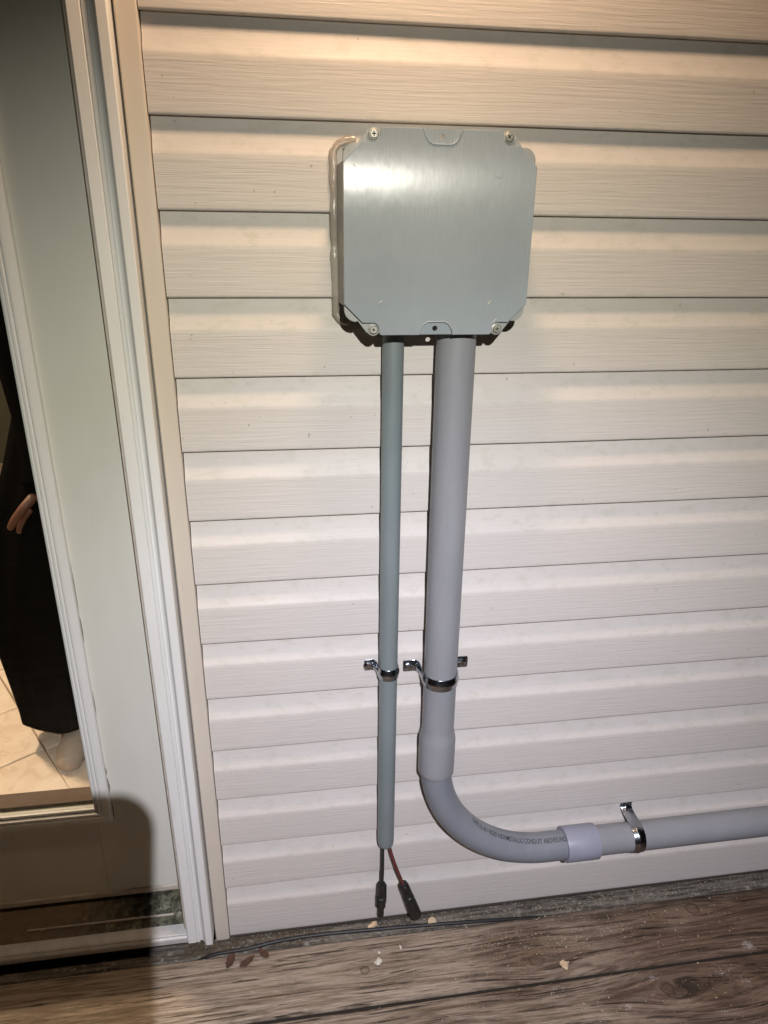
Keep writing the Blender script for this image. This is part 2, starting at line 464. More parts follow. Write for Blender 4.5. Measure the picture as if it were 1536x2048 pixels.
# tan j channel between siding and casing
jp = [(-.0275, .030), (-.0275, -.0035), (-.0255, -.0055), (-.0040, -.0058), (-.0012, -.0052), (.0000, -.0036), (.0000, .0128), (-.0015, .0128), (-.0018, -.0022), (-.0255, -.0022), (-.0255, .030)]
link('j_channel', smooth_by_angle(mesh(extrude_profile(jp, 'z', .011, 2.35, n=1))), MT['jtrim'], wall)

# ---- deck
deck = thing('deck', (0, -1, 0), None, None, kind='structure')
del_ = None
def board(y0, y1, x0=-1.7, x1=2.3, top=0.0, name='deck_board', mat='deck', parent=deck, bev=.0065):
    n = 60; ph = y0 * 37
    prof = [(y1, top - .034), (y1, top - bev), (y1 - bev * .3, top - bev * .3), (y1 - bev, top), ((y0 + y1) / 2, top + .0006), (y0 + bev, top), (y0 + bev * .3, top - bev * .3), (y0, top - bev), (y0, top - .034)]
    def jit(t, i):
        e = mnoise.noise(Vector((t * 3, ph, i > 4))) * .0016 + mnoise.noise(Vector((t * 14, ph, i > 4))) * .0006
        return (e if i not in (4,) else 0, mnoise.noise(Vector((t * 2, ph, i * .4))) * .0009)
    me = smooth_by_angle(mesh(extrude_profile(prof, 'x', x0, x1, n=n, jitter=jit)), 50)
    return link(name, me, MT[mat], parent)
yb = -.0325
for i in range(16):
    board(yb - .1350, yb)
    link('gap_shade_strip', boxm(-1.69, 2.29, yb - .1435 + .0012, yb - .1350 - .0012, -.034, -.0085), MT['soil'], deck); yb -= .1440  # near-black strip added in each board gap, its colour standing in for shade
board(-.0285, .012, top=-.004, name='ledger_strip', mat='dirt', x0=-1.7, bev=.006)
link('joist', boxm(-1.7, 2.3, -.02, .018, -.2, -.042), MT['soil'], deck)
for x in (-.9, -.2, .5, 1.2, 1.9): link('joist', boxm(x - .02, x + .02, -2.3, -.021, -.2, -.042), MT['soil'], deck)

# ================================================================ DOORWAY
frame = thing('door_frame', (-.06, 0, 0), 'white door casing and jamb running up the left edge', 'door frame')
cp = [(-.0305, .045), (-.0305, -.027), (-.0320, -.0290), (-.0435, -.0290), (-.0450, -.0280), (-.0462, -.0235), (-.0490, -.0190), (-.0530, -.0165), (-.0560, -.0160),
      (-.0562, -.0190), (-.0568, -.0200), (-.0615, -.0200), (-.0622, -.0192), (-.0628, -.0180), (-.0634, -.0192), (-.0645, -.0205), (-.0790, -.0205), (-.0808, -.0190), (-.0812, -.0160), (-.0812, .045)]
link('casing', smooth_by_angle(mesh(extrude_profile(cp, 'z', .031, 2.25, n=1)), 30), MT['casing'], frame)
# scored line on the flat face
link('weatherstrip', smooth_by_angle(mesh(extrude_profile([(-.0815, .050), (-.0815, -.0060), (-.0830, -.0085), (-.0858, -.0085), (-.0872, -.0060), (-.0872, .050)], 'z', .058, 2.25))), MT['wstrip'], frame)
link('jamb', boxm(-.0873, -.031, .046, .149, .02, 2.25, bev=.001), MT['casing'], frame)
link('jamb', boxm(-1.10, -1.04, -.02, .149, .02, 2.25, bev=.002), MT['casing'], frame)
link('lintel', boxm(-1.04, -.0875, .02, .149, 2.18, 2.25, bev=.002), MT['casing'], frame)
# sill: sloped mossy board, aluminium nosing
sp = [(.145, .088), (.060, .082), (.012, .0465), (.0105, .036), (.0105, .020), (.145, .020)]
link('sill', mesh(extrude_profile(sp, 'x', -1.039, -.0875, n=1)), MT['sill'], frame)
npf = [(.0115, .0495), (-.0085, .0470), (-.0105, .0455), (-.0110, .0425), (-.0130, .0415), (-.0150, .0385), (-.0150, .0300), (-.0120, .0285), (-.0090, .0290), (-.0090, .0200), (.0100, .0200), (.0100, .0350)]
link('sill_nosing', smooth_by_angle(mesh(extrude_profile(npf, 'x', -1.039, -.0815, n=1)), 30), MT['alum'], frame)
link('sill_rib', boxm(-.40, -.112, .0262, .0292, .0585, .0625, bev=.0008), MT['wstrip'], frame)

DY = .062
DB, DT = .092, 2.17
door = thing('entry_door', (-.55, DY, DB), 'white painted door with a tall glass pane at the left edge', 'door')
GX0, GX1, GZ0, GZ1 = -.79, -.2415, .330, 1.98
bm = bmesh.new()
box(bm, -.2410, -.0885, DY, DY + .045, DB + .014, DT, bev=.0015)
me = mesh(bm); link('stile', me, MT['door'], door)
link('stile', boxm(-1.035, GX0, DY, DY + .045, DB + .014, DT, bev=.0015), MT['door'], door)
link('bottom_rail', boxm(GX0, -.2412, DY + .0003, DY + .045, DB + .014, GZ0), MT['door'], door)
link('top_rail', boxm(GX0, -.2412, DY + .0003, DY + .045, GZ1, DT), MT['door'], door)
link('door_sweep', boxm(-1.035, -.0885, DY - .003, DY + .040, DB, DB + .0137, bev=.002), MT['wstrip'], door)
link('glazing_bead', boxm(GX0, -.2413, DY + .0105, DY + .050, GZ0 + .0003, GZ0 + .0085, bev=.002), MT['bead'], door)
# moulded frame round the glass (profile: distance outwards from the glass edge, height proud of the door)
lp = [(.0, .004), (.001, -.004), (.004, -.0055), (.0065, -.0035), (.0078, -.0060), (.0095, -.0095), (.0130, -.0100), (.0150, -.0085), (.0170, -.0108), (.0215, -.0120), (.0300, -.0105), (.0325, -.0075), (.0332, .0003)]
def bar_v(x, sgn, z0, z1):
    bm = bmesh.new(); a = [];b = []
    for o_, h in lp:
        a.append(bm.verts.new((x + sgn * o_, DY + h, z0 - o_))); b.append(bm.verts.new((x + sgn * o_, DY + h, z1 + o_)))
    for i in range(len(lp) - 1): bm.faces.new((a[i], a[i + 1], b[i + 1], b[i]))
    return smooth_by_angle(mesh(bm), 28)
def bar_h(z, sgn, x0, x1):
    bm = bmesh.new(); a = [];b = []
    for o_, h in lp:
        a.append(bm.verts.new((x0 - o_, DY + h, z + sgn * o_))); b.append(bm.verts.new((x1 + o_, DY + h, z + sgn * o_)))
    for i in range(len(lp) - 1): bm.faces.new((a[i], a[i + 1], b[i + 1], b[i]))
    return smooth_by_angle(mesh(bm), 28)
link('glass_frame', bar_v(GX1, 1, GZ0, GZ1), MT['casing'], door); link('glass_frame', bar_v(GX0, -1, GZ0, GZ1), MT['casing'], door)
link('glass_frame', bar_h(GZ0, -1, GX0, GX1), MT['casing'], door); link('glass_frame', bar_h(GZ1, 1, GX0, GX1), MT['casing'], door)
link('glass_pane', boxm(GX0 + .0005, GX1 - .0005, DY + .006, DY + .010, GZ0 + .0005, GZ1 - .0005), MT['glass'], door)
# split caulk lines beside the glass frame
for (x, z0, z1, wd) in ((-.2080, .292, .345, .0016), (-.2080, .360, .400, .0020), (-.2081, .405, .425, .0010), (-.2081, .545, .60, .0007), (-.2081, .70, .755, .0012), (-.2082, .755, .86, .0006)):
    bm = bmesh.new(); L = []; R_ = []
    for k in range(9):
        t = k / 8; z = z0 + (z1 - z0) * t; ww = wd * math.sin(PI * t) * (.6 + .6 * random.random()) + .0001
        L.append(bm.verts.new((x - ww * .4, DY - .0006, z))); R_.append(bm.verts.new((x + ww, DY - .0006, z)))
    for k in range(8): bm.faces.new((L[k], R_[k], R_[k + 1], L[k + 1]))
    link('caulk_crack', mesh(bm), MT['crackm'], door)
for (x0, x1, z) in ((-.245, -.222, .2955), (-.292, -.262, .2950), (-.33, -.30, .2952)):
    bm = bmesh.new(); L = []; R_ = []
    for k in range(9):
        t = k / 8; x = x0 + (x1 - x0) * t; ww = .0018 * math.sin(PI * t) * (.4 + .9 * random.random()) + .0001
        L.append(bm.verts.new((x, DY - .0006, z - ww))); R_.append(bm.verts.new((x, DY - .0006, z + ww * .5)))
    for k in range(8): bm.faces.new((L[k], R_[k], R_[k + 1], L[k + 1]))
    link('caulk_crack', mesh(bm), MT['crackm'], door)

# ================================================================ HALL behind the glass
FZ = .098
hall = tag(link('hall_floor', boxm(-2.6, 1.2, .150, 3.2, FZ - .05, FZ - .006), MT['grout']), kind='structure')
a0 = math.radians(33); ts = .235; ca, sa = math.cos(a0), math.sin(a0)
for i in range(-14, 15):
    for j in range(-14, 15):
        cx, cy = -.6 + (i * ca - j * sa) * ts, .9 + (i * sa + j * ca) * ts
        if not (-1.7 < cx < .2 and .275 < cy < 2.6): continue
        bm = bmesh.new(); hw = ts / 2 - .0022
        top = []
        for (u, v_) in ((-1, -1), (1, -1), (1, 1), (-1, 1)):
            top.append((cx + (u * ca - v_ * sa) * hw + random.uniform(-.003, .003), cy + (u * sa + v_ * ca) * hw + random.uniform(-.003, .003)))
        dz = random.uniform(-.0006, .0006)
        a = [bm.verts.new((x, y, FZ + dz)) for x, y in top]; b = [bm.verts.new((x, y, FZ - .007)) for x, y in top]
        ed = []
        f = bm.faces.new(a)
        for k in range(4): bm.faces.new((a[k], b[k], b[(k + 1) % 4], a[(k + 1) % 4]))
        bmesh.ops.bevel(bm, geom=list(f.edges), offset=.0022, segments=2, affect='EDGES', profile=.5)
        link('floor_tile', mesh(bm), MT['tile'], hall)
tag(link('hall_wall_back', boxm(-2.6, 1.2, 3.2, 3.3, FZ - .05, 2.6), MT['hallwall']), kind='structure')
tag(link('hall_wall_left', boxm(-2.7, -2.6, .15, 3.3, FZ - .05, 2.6), MT['hallwall']), kind='structure')
tag(link('hall_wall_right', boxm(1.2, 1.3, .151, 3.3, FZ - .05, 2.6), MT['hallwall']), kind='structure')
tag(link('hall_ceiling', boxm(-2.7, 1.3, .151, 3.3, 2.6, 2.7), MT['hallceil']), kind='structure')
tag(link('house_wall', boxm(-2.7, -1.105, .0, .149, -.7, 2.6), MT['sheath']), kind='structure')
tag(link('house_wall', boxm(-1.105, -.031, .03, .149, 2.252, 2.6), MT['sheath']), kind='structure')
tag(link('hall_wall_inner', boxm(-.03, 1.2, .1502, .19, FZ, 2.6), MT['hallwall']), kind='structure')
rg = thing('hall_lamp', (-1.15, .95, 2.60), 'round ceiling lamp lighting the hall behind the door', 'lamp')
link('canopy', smooth_by_angle(mesh(tube([V(-1.15, .95, 2.599), V(-1.15, .95, 2.57)], .07, 24))), MT['lantern'], rg)
link('stem', mesh(tube([V(-1.15, .95, 2.57), V(-1.15, .95, 2.42)], .008, 10)), MT['lantern'], rg)
link('shade', smooth_by_angle(mesh(tube([V(-1.15, .95, 2.42), V(-1.15, .95, 2.40)], [.03, .09], 24, cap=False)), 60), MT['lantern'], rg)

# ---- person standing in the hall (mostly hidden by the door stile)
def loft(rings, seg=56, fold=0.0):
    bm = bmesh.new(); R_ = []
    for cx, cy, z, rx, ry in rings:
        fk = [1 + fold * (math.sin(7 * 2 * PI * k / seg + z * 2.2) + .6 * math.sin(11 * 2 * PI * k / seg - z * 3.1)) for k in range(seg)]
        R_.append([bm.verts.new((cx + rx * fk[k] * math.cos(2 * PI * k / seg), cy + ry * fk[k] * math.sin(2 * PI * k / seg), z)) for k in range(seg)])
    for i in range(len(R_) - 1):
        for k in range(seg): bm.faces.new((R_[i][k], R_[i][(k + 1) % seg], R_[i + 1][(k + 1) % seg], R_[i + 1][k]))
    return bm, R_
person = thing('person', (-.38, .60, FZ), 'person in long black clothing standing behind the door glass, hand hanging', 'person')
def skin_body(joints, edges, name, mat, sub=2, root=0):
    me = bpy.data.meshes.new(name); me.from_pydata([j[:3] for j in joints], edges, [])
    o = bpy.data.objects.new(name, me); COL.objects.link(o)
    o.modifiers.new('s', 'SKIN'); md = o.modifiers.new('u', 'SUBSURF'); md.levels = md.render_levels = sub
    for i, j in enumerate(joints):
        sv = me.skin_vertices[0].data[i]; sv.radius = (j[3], j[4] if len(j) > 4 else j[3]); sv.use_root = (i == root)
    dg = bpy.context.evaluated_depsgraph_get(); dg.update()
    m2 = bpy.data.meshes.new_from_object(o.evaluated_get(dg)); bpy.data.objects.remove(o); m2.materials.clear()
    m2.shade_smooth(); return m2
py_ = .60
J = [(-.33, py_, .98, .09, .07), (-.30, py_, 1.15, .09, .07), (-.27, py_, 1.34, .09, .07), (-.26, py_ - .01, 1.47, .05, .05), (-.26, py_ - .02, 1.56, .075, .085), (-.26, py_ - .02, 1.68, .07, .08),
     (-.37, py_ - .01, 1.37, .035), (-.40, py_ - .02, 1.13, .026), (-.375, py_ - .08, .90, .022), (-.388, py_ - .095, .845, .022, .032), (-.408, py_ - .095, .80, .016, .034),
     (-.15, py_, 1.37, .035), (-.10, py_, 1.12, .026), (-.10, py_ - .04, .90, .022), (-.10, py_ - .05, .82, .03),
     (-.40, py_, .90, .07), (-.45, py_ - .01, .56, .055), (-.425, py_ - .02, .175, .034), (-.43, py_ - .09, .125, .03, .028), (-.435, py_ - .15, .118, .026, .022),
     (-.29, py_ + .03, .93, .08), (-.30, py_ + .05, .56, .055), (-.30, py_ + .06, .175, .034), (-.30, py_ - .02, .125, .03), (-.30, py_ - .08, .118, .024)]
Ed = [(0, 1), (1, 2), (2, 3), (3, 4), (4, 5), (2, 6), (6, 7), (7, 8), (8, 9), (9, 10), (2, 11), (11, 12), (12, 13), (13, 14), (0, 15), (15, 16), (16, 17), (17, 18), (18, 19), (0, 20), (20, 21), (21, 22), (22, 23), (23, 24)]
body = link('body', skin_body(J, Ed, 'body', None), MT['skin'], person)
# fingers of the hand that shows, rooted in the palm
hb = V(-.406, py_ - .095, .805)
fj = []; fe = []
for k, (dy, ln, cz) in enumerate(((-.026, .062, .0), (-.009, .070, .0), (.009, .066, .0), (.025, .052, .0))):
    b0 = len(fj); p0 = hb + V(0, dy, 0)
    for s_, (ax, az) in enumerate(((0, 0), (-.30, -.36), (-.50, -.72), (-.58, -1.0))):
        q = p0 + V(ax * ln, 0, az * ln); fj.append((q.x, q.y, q.z, .0098 - .0012 * s_))
    fe += [(b0, b0 + 1), (b0 + 1, b0 + 2), (b0 + 2, b0 + 3)]
    m = skin_body(fj[b0:], [(0, 1), (1, 2), (2, 3)], 'finger', None, 2); link('finger', m, MT['skin'], person)
m = skin_body([(-.392, py_ - .11, .835, .012), (-.415, py_ - .135, .812, .011), (-.438, py_ - .142, .785, .0095), (-.452, py_ - .143, .762, .008)], [(0, 1), (1, 2), (2, 3)], 'thumb', None); link('thumb', m, MT['skin'], person)
bm, _ = loft(fold=.035, rings=[(-.432, py_ - .005, .192, .124, .10), (-.432, py_ - .005, .186, .130, .106), (-.430, py_, .22, .134, .112), (-.432, py_, .42, .150, .125), (-.415, py_, .60, .155, .13), (-.385, py_, .76, .150, .125), (-.345, py_, .88, .140, .118), (-.31, py_, 1.0, .132, .112), (-.29, py_, 1.15, .130, .108), (-.272, py_, 1.32, .145, .11), (-.265, py_, 1.42, .12, .09), (-.262, py_, 1.47, .062, .062)])
link('coat', smooth_by_angle(mesh(bm), 60), MT['cloth'], person)
sl = tube([V(-.37, py_ - .01, 1.40), V(-.405, py_ - .015, 1.27), V(-.403, py_ - .02, 1.13), V(-.385, py_ - .05, 1.0), V(-.375, py_ - .08, .905), V(-.380, py_ - .088, .855)], [.062, .06, .056, .050, .046, .047], 20)
link('sleeve', smooth_by_angle(mesh(sl), 60), MT['cloth'], person)
link('sleeve', smooth_by_angle(mesh(tube([V(-.15, py_, 1.40), V(-.115, py_, 1.27), V(-.10, py_, 1.12), V(-.10, py_ - .03, .95), V(-.10, py_ - .045, .88)], [.062, .06, .056, .048, .045], 20)), 60), MT['cloth'], person)
bm, _ = loft([(-.26, py_ + .01, 1.50, .05, .05), (-.26, py_ + .012, 1.58, .088, .098), (-.26, py_ + .01, 1.68, .09, .10), (-.26, py_, 1.745, .07, .08), (-.26, py_ - .005, 1.765, .02, .02)])
link('hair', smooth_by_angle(mesh(bm), 60), MT['hair'], person)
for q in (0, 1):
    fx, fy = (-.415, py_ - .01) if q == 0 else (-.30, py_ + .06)
    bm = tube([V(fx, fy + .045, FZ + .022), V(fx, fy + .03, FZ + .034), V(fx - .002, fy - .04, FZ + .038), V(fx - .005, fy - .11, FZ + .030), V(fx - .006, fy - .145, FZ + .020), V(fx - .006, fy - .158, FZ + .016)], [.016, .032, .036, .037, .028, .008], 18)
    for v in bm.verts: v.co.z = max(FZ + .001, v.co.z)
    link('slipper', smooth_by_angle(mesh(bm), 60), MT['slipper'], person)
    link('sock', smooth_by_angle(mesh(tube([V(fx, fy, FZ + .05), V(fx, fy, FZ + .13)], [.040, .036], 18, cap=False)), 60), MT['sock'], person)

# ================================================================ JUNCTION BOX
BX, BZ, BYF = .3698, 1.3735, -.100
jb = thing('junction_box', (BX, 0, BZ - .125), 'square grey plastic junction box screwed to the siding', 'junction box')
q = [(0, .1255), (.075, .1255), (.0772, .1247), (.0785, .1225), (.0796, .1150), (.0806, .1125), (.0840, .1095), (.0862, .1090), (.1015, .1090), (.1255, .0855), (.1260, .0835), (.1260, 0)]
outer = sym4(q)
# cut the two centre tabs out of the outline
tabq = [(-.0243, .1255), (-.0215, .1175), (-.0175, .1112), (-.0110, .1078), (.0120, .1078), (.0185, .1112), (.0225, .1175), (.0253, .1255)]
tabq = [(x - .0005, z) for x, z in tabq]
o2 = []
for p in outer:
    if abs(p[0]) < 1e-9 and p[1] > 0: o2 += tabq
    elif abs(p[0]) < 1e-9 and p[1] < 0: o2 += [(x, -z) for x, z in reversed(tabq)]
    else: o2.append(p)
bm = plate(o2, [], BYF, BYF + .0075, BX, BZ, bev=.0009)
cover = link('cover', mesh(bm), MT['cover'], jb)
for sgn in (1, -1):
    tq = [(x, sgn * z) for x, z in ([(-.0235, .1252), (-.0205, .1172), (-.0168, .1116), (-.0106, .1084), (.0106, .1084), (.0168, .1116), (.0205, .1172), (.0235, .1252)])]
    bm = plate(tq, [circ(-.001, sgn * .1170, .0036)], BYF + .0036, BYF + .0074, BX, BZ)
    link('cover_tab', mesh(bm), MT['cover'], cover)
for sgn in (1, -1):
    link('tab_lip', smooth_by_angle(mesh(tube([V(BX + x, BYF + .0004, BZ + sgn * z) for x, z in tabq], .0011, 8)), 60), MT['cover'], cover)
for x, z in ((-.0737, .0762), (.0750, .0775)):
    link('mould_mark', smooth_by_angle(mesh(tube([V(BX + x, BYF + .001, BZ + z), V(BX + x, BYF - .00035, BZ + z)], [.0058, .0055], 24, up=V(0, 0, 1))), 40), MT['cover'], cover)
for x, z, a_ in ((-.077, -.082, 30), (.073, -.083, 60), (.082, -.107, 40), (-.110, .060, 35), (-.112, .082, -30)):
    l_ = .004; c_ = math.cos(math.radians(a_)) * l_; s_ = math.sin(math.radians(a_)) * l_
    link('scratch', mesh(tube([V(BX + x - c_, BYF - .0001, BZ + z - s_), V(BX + x, BYF - .00025, BZ + z + .0004), V(BX + x + c_, BYF - .0001, BZ + z + s_)], [.0001, .0005, .0001], 6)), MT['chipw'], cover)
# rim with ears just behind the cover
def ear_outline(e, rim, r, boss):
    q = [(0, .1085), (.027, .1085), (.031, rim), (.0935, rim), (.0955, rim - .001), (.1075, e - .0015), (.1085, e)] + arc2(.1255 - r, e - r, r, 90, 0, 6) + [(.1255, 0)]
    return sym4(q)
link('rim', mesh(plate(ear_outline(.1085, .1235, .016, True), [], BYF + .0078, BYF + .0125, BX, BZ, bev=.0008)), MT['body'], jb)
# body, slightly tapered, with cut corners
bq = sym4([(0, .107), (.090, .107), (.106, .095), (.1225, .088), (.1228, 0)])
bm = bmesh.new()
bq2 = sym4([(0, .107), (.090, .107), (.108, .096), (.1262, .090), (.1266, 0)]); bq = sym4([(0, .107), (.090, .107), (.107, .095), (.1244, .088), (.1246, 0)])
A_ = [bm.verts.new((BX + x, BYF + .0126, BZ + z)) for x, z in bq]; B_ = [bm.verts.new((BX + x, .001, BZ + z)) for x, z in bq2]
bm.faces.new(A_); bm.faces.new(B_[::-1])
for k in range(len(A_)): bm.faces.new((A_[k], A_[(k + 1) % len(A_)], B_[(k + 1) % len(A_)], B_[k]))
body_o = link('box_body', mesh(bm), MT['body'], jb)
link('back_flange', mesh(plate(ear_outline(.1175, .1185, .016, True), [circ(sx * .1155, sz * .107, .0036, 12) for sx in (-1, 1) for sz in (-1, 1)], -.0065, .0005, BX, BZ)), MT['body'], jb)
# screw bosses and screws
def screw(px, py, pz, r, parent, nrm=V(0, -1, 0), spin=0.0, slot=True, mat='screw', washer=True):
    n = nrm.normalized(); a = n.orthogonal().normalized(); b = n.cross(a)
    bm = bmesh.new()
    def ringv(rad, h, seg, ph=0): return [bm.verts.new(V(px, py, pz) + n * h + (a * math.cos(2 * PI * k / seg + ph) + b * math.sin(2 * PI * k / seg + ph)) * rad) for k in range(seg)]
    def strip(A, B):
        for k in range(len(A)): bm.faces.new((A[k], A[(k + 1) % len(A)], B[(k + 1) % len(A)], B[k]))
    if washer:
        A = ringv(r, 0, 24); B = ringv(r * .98, r * .16, 24); C_ = ringv(r * .80, r * .24, 24); strip(A, B); strip(B, C_); bm.faces.new(C_)
    A = ringv(r * .80, r * .10, 6, spin); B = ringv(r * .80, r * .55, 6, spin); C_ = ringv(r * .66, r * .70, 6, spin); strip(A, B); strip(B, C_); bm.faces.new(C_)
    o = link('screw', mesh(bm), MT[mat], parent)
    if slot:
        for k in (0, 1):
            d = (a * math.cos(spin + .5 + k * PI / 2) + b * math.sin(spin + .5 + k * PI / 2)); e = n.cross(d)
            bm = bmesh.new(); c = V(px, py, pz) + n * (r * .705)
            vs = [bm.verts.new(c + d * (i * r * .42) + e * (j * r * .10)) for i, j in ((-1, -1), (1, -1), (1, 1), (-1, 1))]; bm.faces.new(vs)
            link('screw_slot', mesh(bm), MT['slot'], o)
    return o
for sx, sz, sp_ in ((-.0870, .1180, .3), (.0863, .1190, 1.0), (-.0862, -.1183, .1), (.0870, -.1181, 1.9)):
    link('screw_boss', smooth_by_angle(mesh(tube([V(BX + sx, BYF + .0060, BZ + sz), V(BX + sx, BYF + .055, BZ + sz * .985)], [.0085, .0075], 20, up=V(0, 0, 1))), 40), MT['body'], jb)
    screw(BX + sx, BYF + .0059, BZ + sz, .0070, jb, spin=sp_)
# clear caulk bead squeezed out along the back edge
def bead(pts, r0):
    path = []; rad = []
    for i in range(len(pts) - 1):
        a_, b_ = V(*pts[i]), V(*pts[i + 1]); n_ = max(3, int((b_ - a_).length / .006))
        for k in range(n_):
            p = a_.lerp(b_, k / n_); s_ = mnoise.noise(p * 45); path.append(p + V(mnoise.noise(p * 60) * .0012, 0, mnoise.noise(p * 50 + V(3, 3, 3)) * .0012)); rad.append(r0 * (1 + .35 * s_))
    path.append(V(*pts[-1])); rad.append(r0 * .6)
    return tube(path, rad, 10)
e_ = .1288
link('caulk_bead', smooth_by_angle(mesh(bead([(BX - .100, -.002, BZ + .121), (BX - .1125, -.002, BZ + .119), (BX - e_ + .006, -.002, BZ + .115), (BX - e_ - .001, -.002, BZ + .106), (BX - e_ - .0015, -.002, BZ), (BX - e_ - .001, -.002, BZ - .106), (BX - e_ + .006, -.002, BZ - .1145), (BX - .110, -.002, BZ - .119)], .0062)), 80), MT['clear'], jb)
link('caulk_bead', smooth_by_angle(mesh(bead([(BX - .092, -.001, BZ + .1195), (BX + .095, -.001, BZ + .1195), (BX + .110, -.001, BZ + .1185), (BX + e_, -.001, BZ + .106), (BX + e_, -.001, BZ - .10)], .0042)), 80), MT['clear'], jb)

# ================================================================ CONDUITS
TX, TY, TR = .3226, -.024, .0163
thin = thing('thin_conduit', (TX, TY, .2547), 'thin green grey conduit hanging straight down from the box, left of the thick one', 'conduit')
zt = BZ - .1072
zs = [zt, .9, .5, .258, .2520, .2475, .2450]
link('pipe', smooth_by_angle(mesh(tube([V(TX, TY, z) for z in zs], [TR, TR, TR, TR, TR * .975, TR * .91, TR * .80], 40, cap=False)), 60), MT['pipe_thin'], thin)
link('pipe_bore', smooth_by_angle(mesh(tube([V(TX, TY, .2451), V(TX, TY, .29)], [TR * .79, TR * .78], 32)), 60), MT['slot'], thin)
link('collar', smooth_by_angle(mesh(tube([V(TX, TY, zt), V(TX, TY, zt - .018)], [TR * 1.13, TR * 1.12], 32)), 40), MT['body'], thin)

KX, KY, KR = .4135, -.042, .0293
thick = thing('thick_conduit', (KX, KY, .21), 'thick grey conduit dropping from the box and bending right above the deck', 'conduit')
EZ, ER = .210, .240
zs = [(zt, KR), (.60, KR), (.541, KR), (.532, KR * 1.03), (.520, KR * 1.12), (.513, KR * 1.148), (.446, KR * 1.150), (.4395, KR * 1.148), (.4380, KR * 1.12), (.4385, KR * 1.02)]
link('vertical_pipe', smooth_by_angle(mesh(tube([V(KX, KY, z) for z, r in zs], [r for z, r in zs], 56, cap=False)), 50), MT['pipe_big'], thick)
link('collar', smooth_by_angle(mesh(tube([V(KX, KY, zt), V(KX, KY, zt - .016), V(KX, KY, zt - .018)], [KR * 1.17, KR * 1.17, KR * 1.12], 48)), 40), MT['body'], thick)
EC = V(KX + ER, KY, EZ + ER)
def elbow_pt(s):   # s = arc length from the start of the bend
    if s < 0: return V(KX, KY, EZ + ER - s), V(-1, 0, 0)
    ph = PI + s / ER
    if ph <= 1.5 * PI: return EC + V(math.cos(ph), 0, math.sin(ph)) * ER, V(math.cos(ph), 0, math.sin(ph))
    return V(KX + ER + (s - ER * PI / 2), KY, EZ), V(0, 0, -1)
slen = ER * PI / 2; send = slen + (.700 - (KX + ER))
path = [elbow_pt(-.03)[0]] + [elbow_pt(slen * k / 40)[0] for k in range(41)] + [elbow_pt(send)[0]]
elbow = link('elbow', smooth_by_angle(mesh(tube(path, KR * .985, 56)), 60), MT['elbow'], thick)
cz_ = [(.6905, KR * 1.02), (.6900, KR * 1.17), (.6915, KR * 1.195), (.757, KR * 1.195), (.7595, KR * 1.18), (.7600, KR * 1.02)]
link('coupling', smooth_by_angle(mesh(tube([V(x, KY, EZ + .001) for x, r in cz_], [r for x, r in cz_], 56, cap=False)), 40), MT['coupling'], thick)
link('horizontal_pipe', smooth_by_angle(mesh(tube([V(.72, KY, EZ + .001), V(1.2, KY, EZ + .002), V(XR - .05, KY, EZ + .003)], KR, 56)), 60), MT['pipe_big'], thick)
# printed lettering on the bend
fc = bpy.data.curves.new('print', 'FONT'); fc.body = 'TYPE UL 651 RIGID NONMETALLIC CONDUIT ABOVE/UND'; fc.size = .0142; fc.resolution_u = 2; fc.offset = .00014
fo = bpy.data.objects.new('print', fc); COL.objects.link(fo)
dg = bpy.context.evaluated_depsgraph_get(); dg.update()
tm = bpy.data.meshes.new_from_object(fo.evaluated_get(dg)); bpy.data.objects.remove(fo)
mx = max(v.co.x for v in tm.vertices)
TH = math.radians(60); re = ER - KR * math.sin(TH)
bm = bmesh.new(); bm.from_mesh(tm)
bmesh.ops.subdivide_edges(bm, edges=[e for e in bm.edges if e.calc_length() > .006], cuts=2)
kx = .226 / mx * 1.0
s_end = slen + (.6905 - (KX + ER))
for v in bm.verts:
    dist_ = (mx - v.co.x) * kx                       # metres back from the coupling, on the print line
    st = s_end - slen
    s = s_end - dist_ if dist_ < st else slen - (dist_ - st) * ER / re
    c, n = elbow_pt(s)
    th = TH + v.co.y / KR
    v.co = c + (V(0, -1, 0) * math.cos(th) - n * math.sin(th)) * (KR * .985 + .00025)
me = bpy.data.meshes.new('print'); bm.to_mesh(me); bm.free(); me.materials.clear()
link('lettering', me, MT['ink'], elbow)

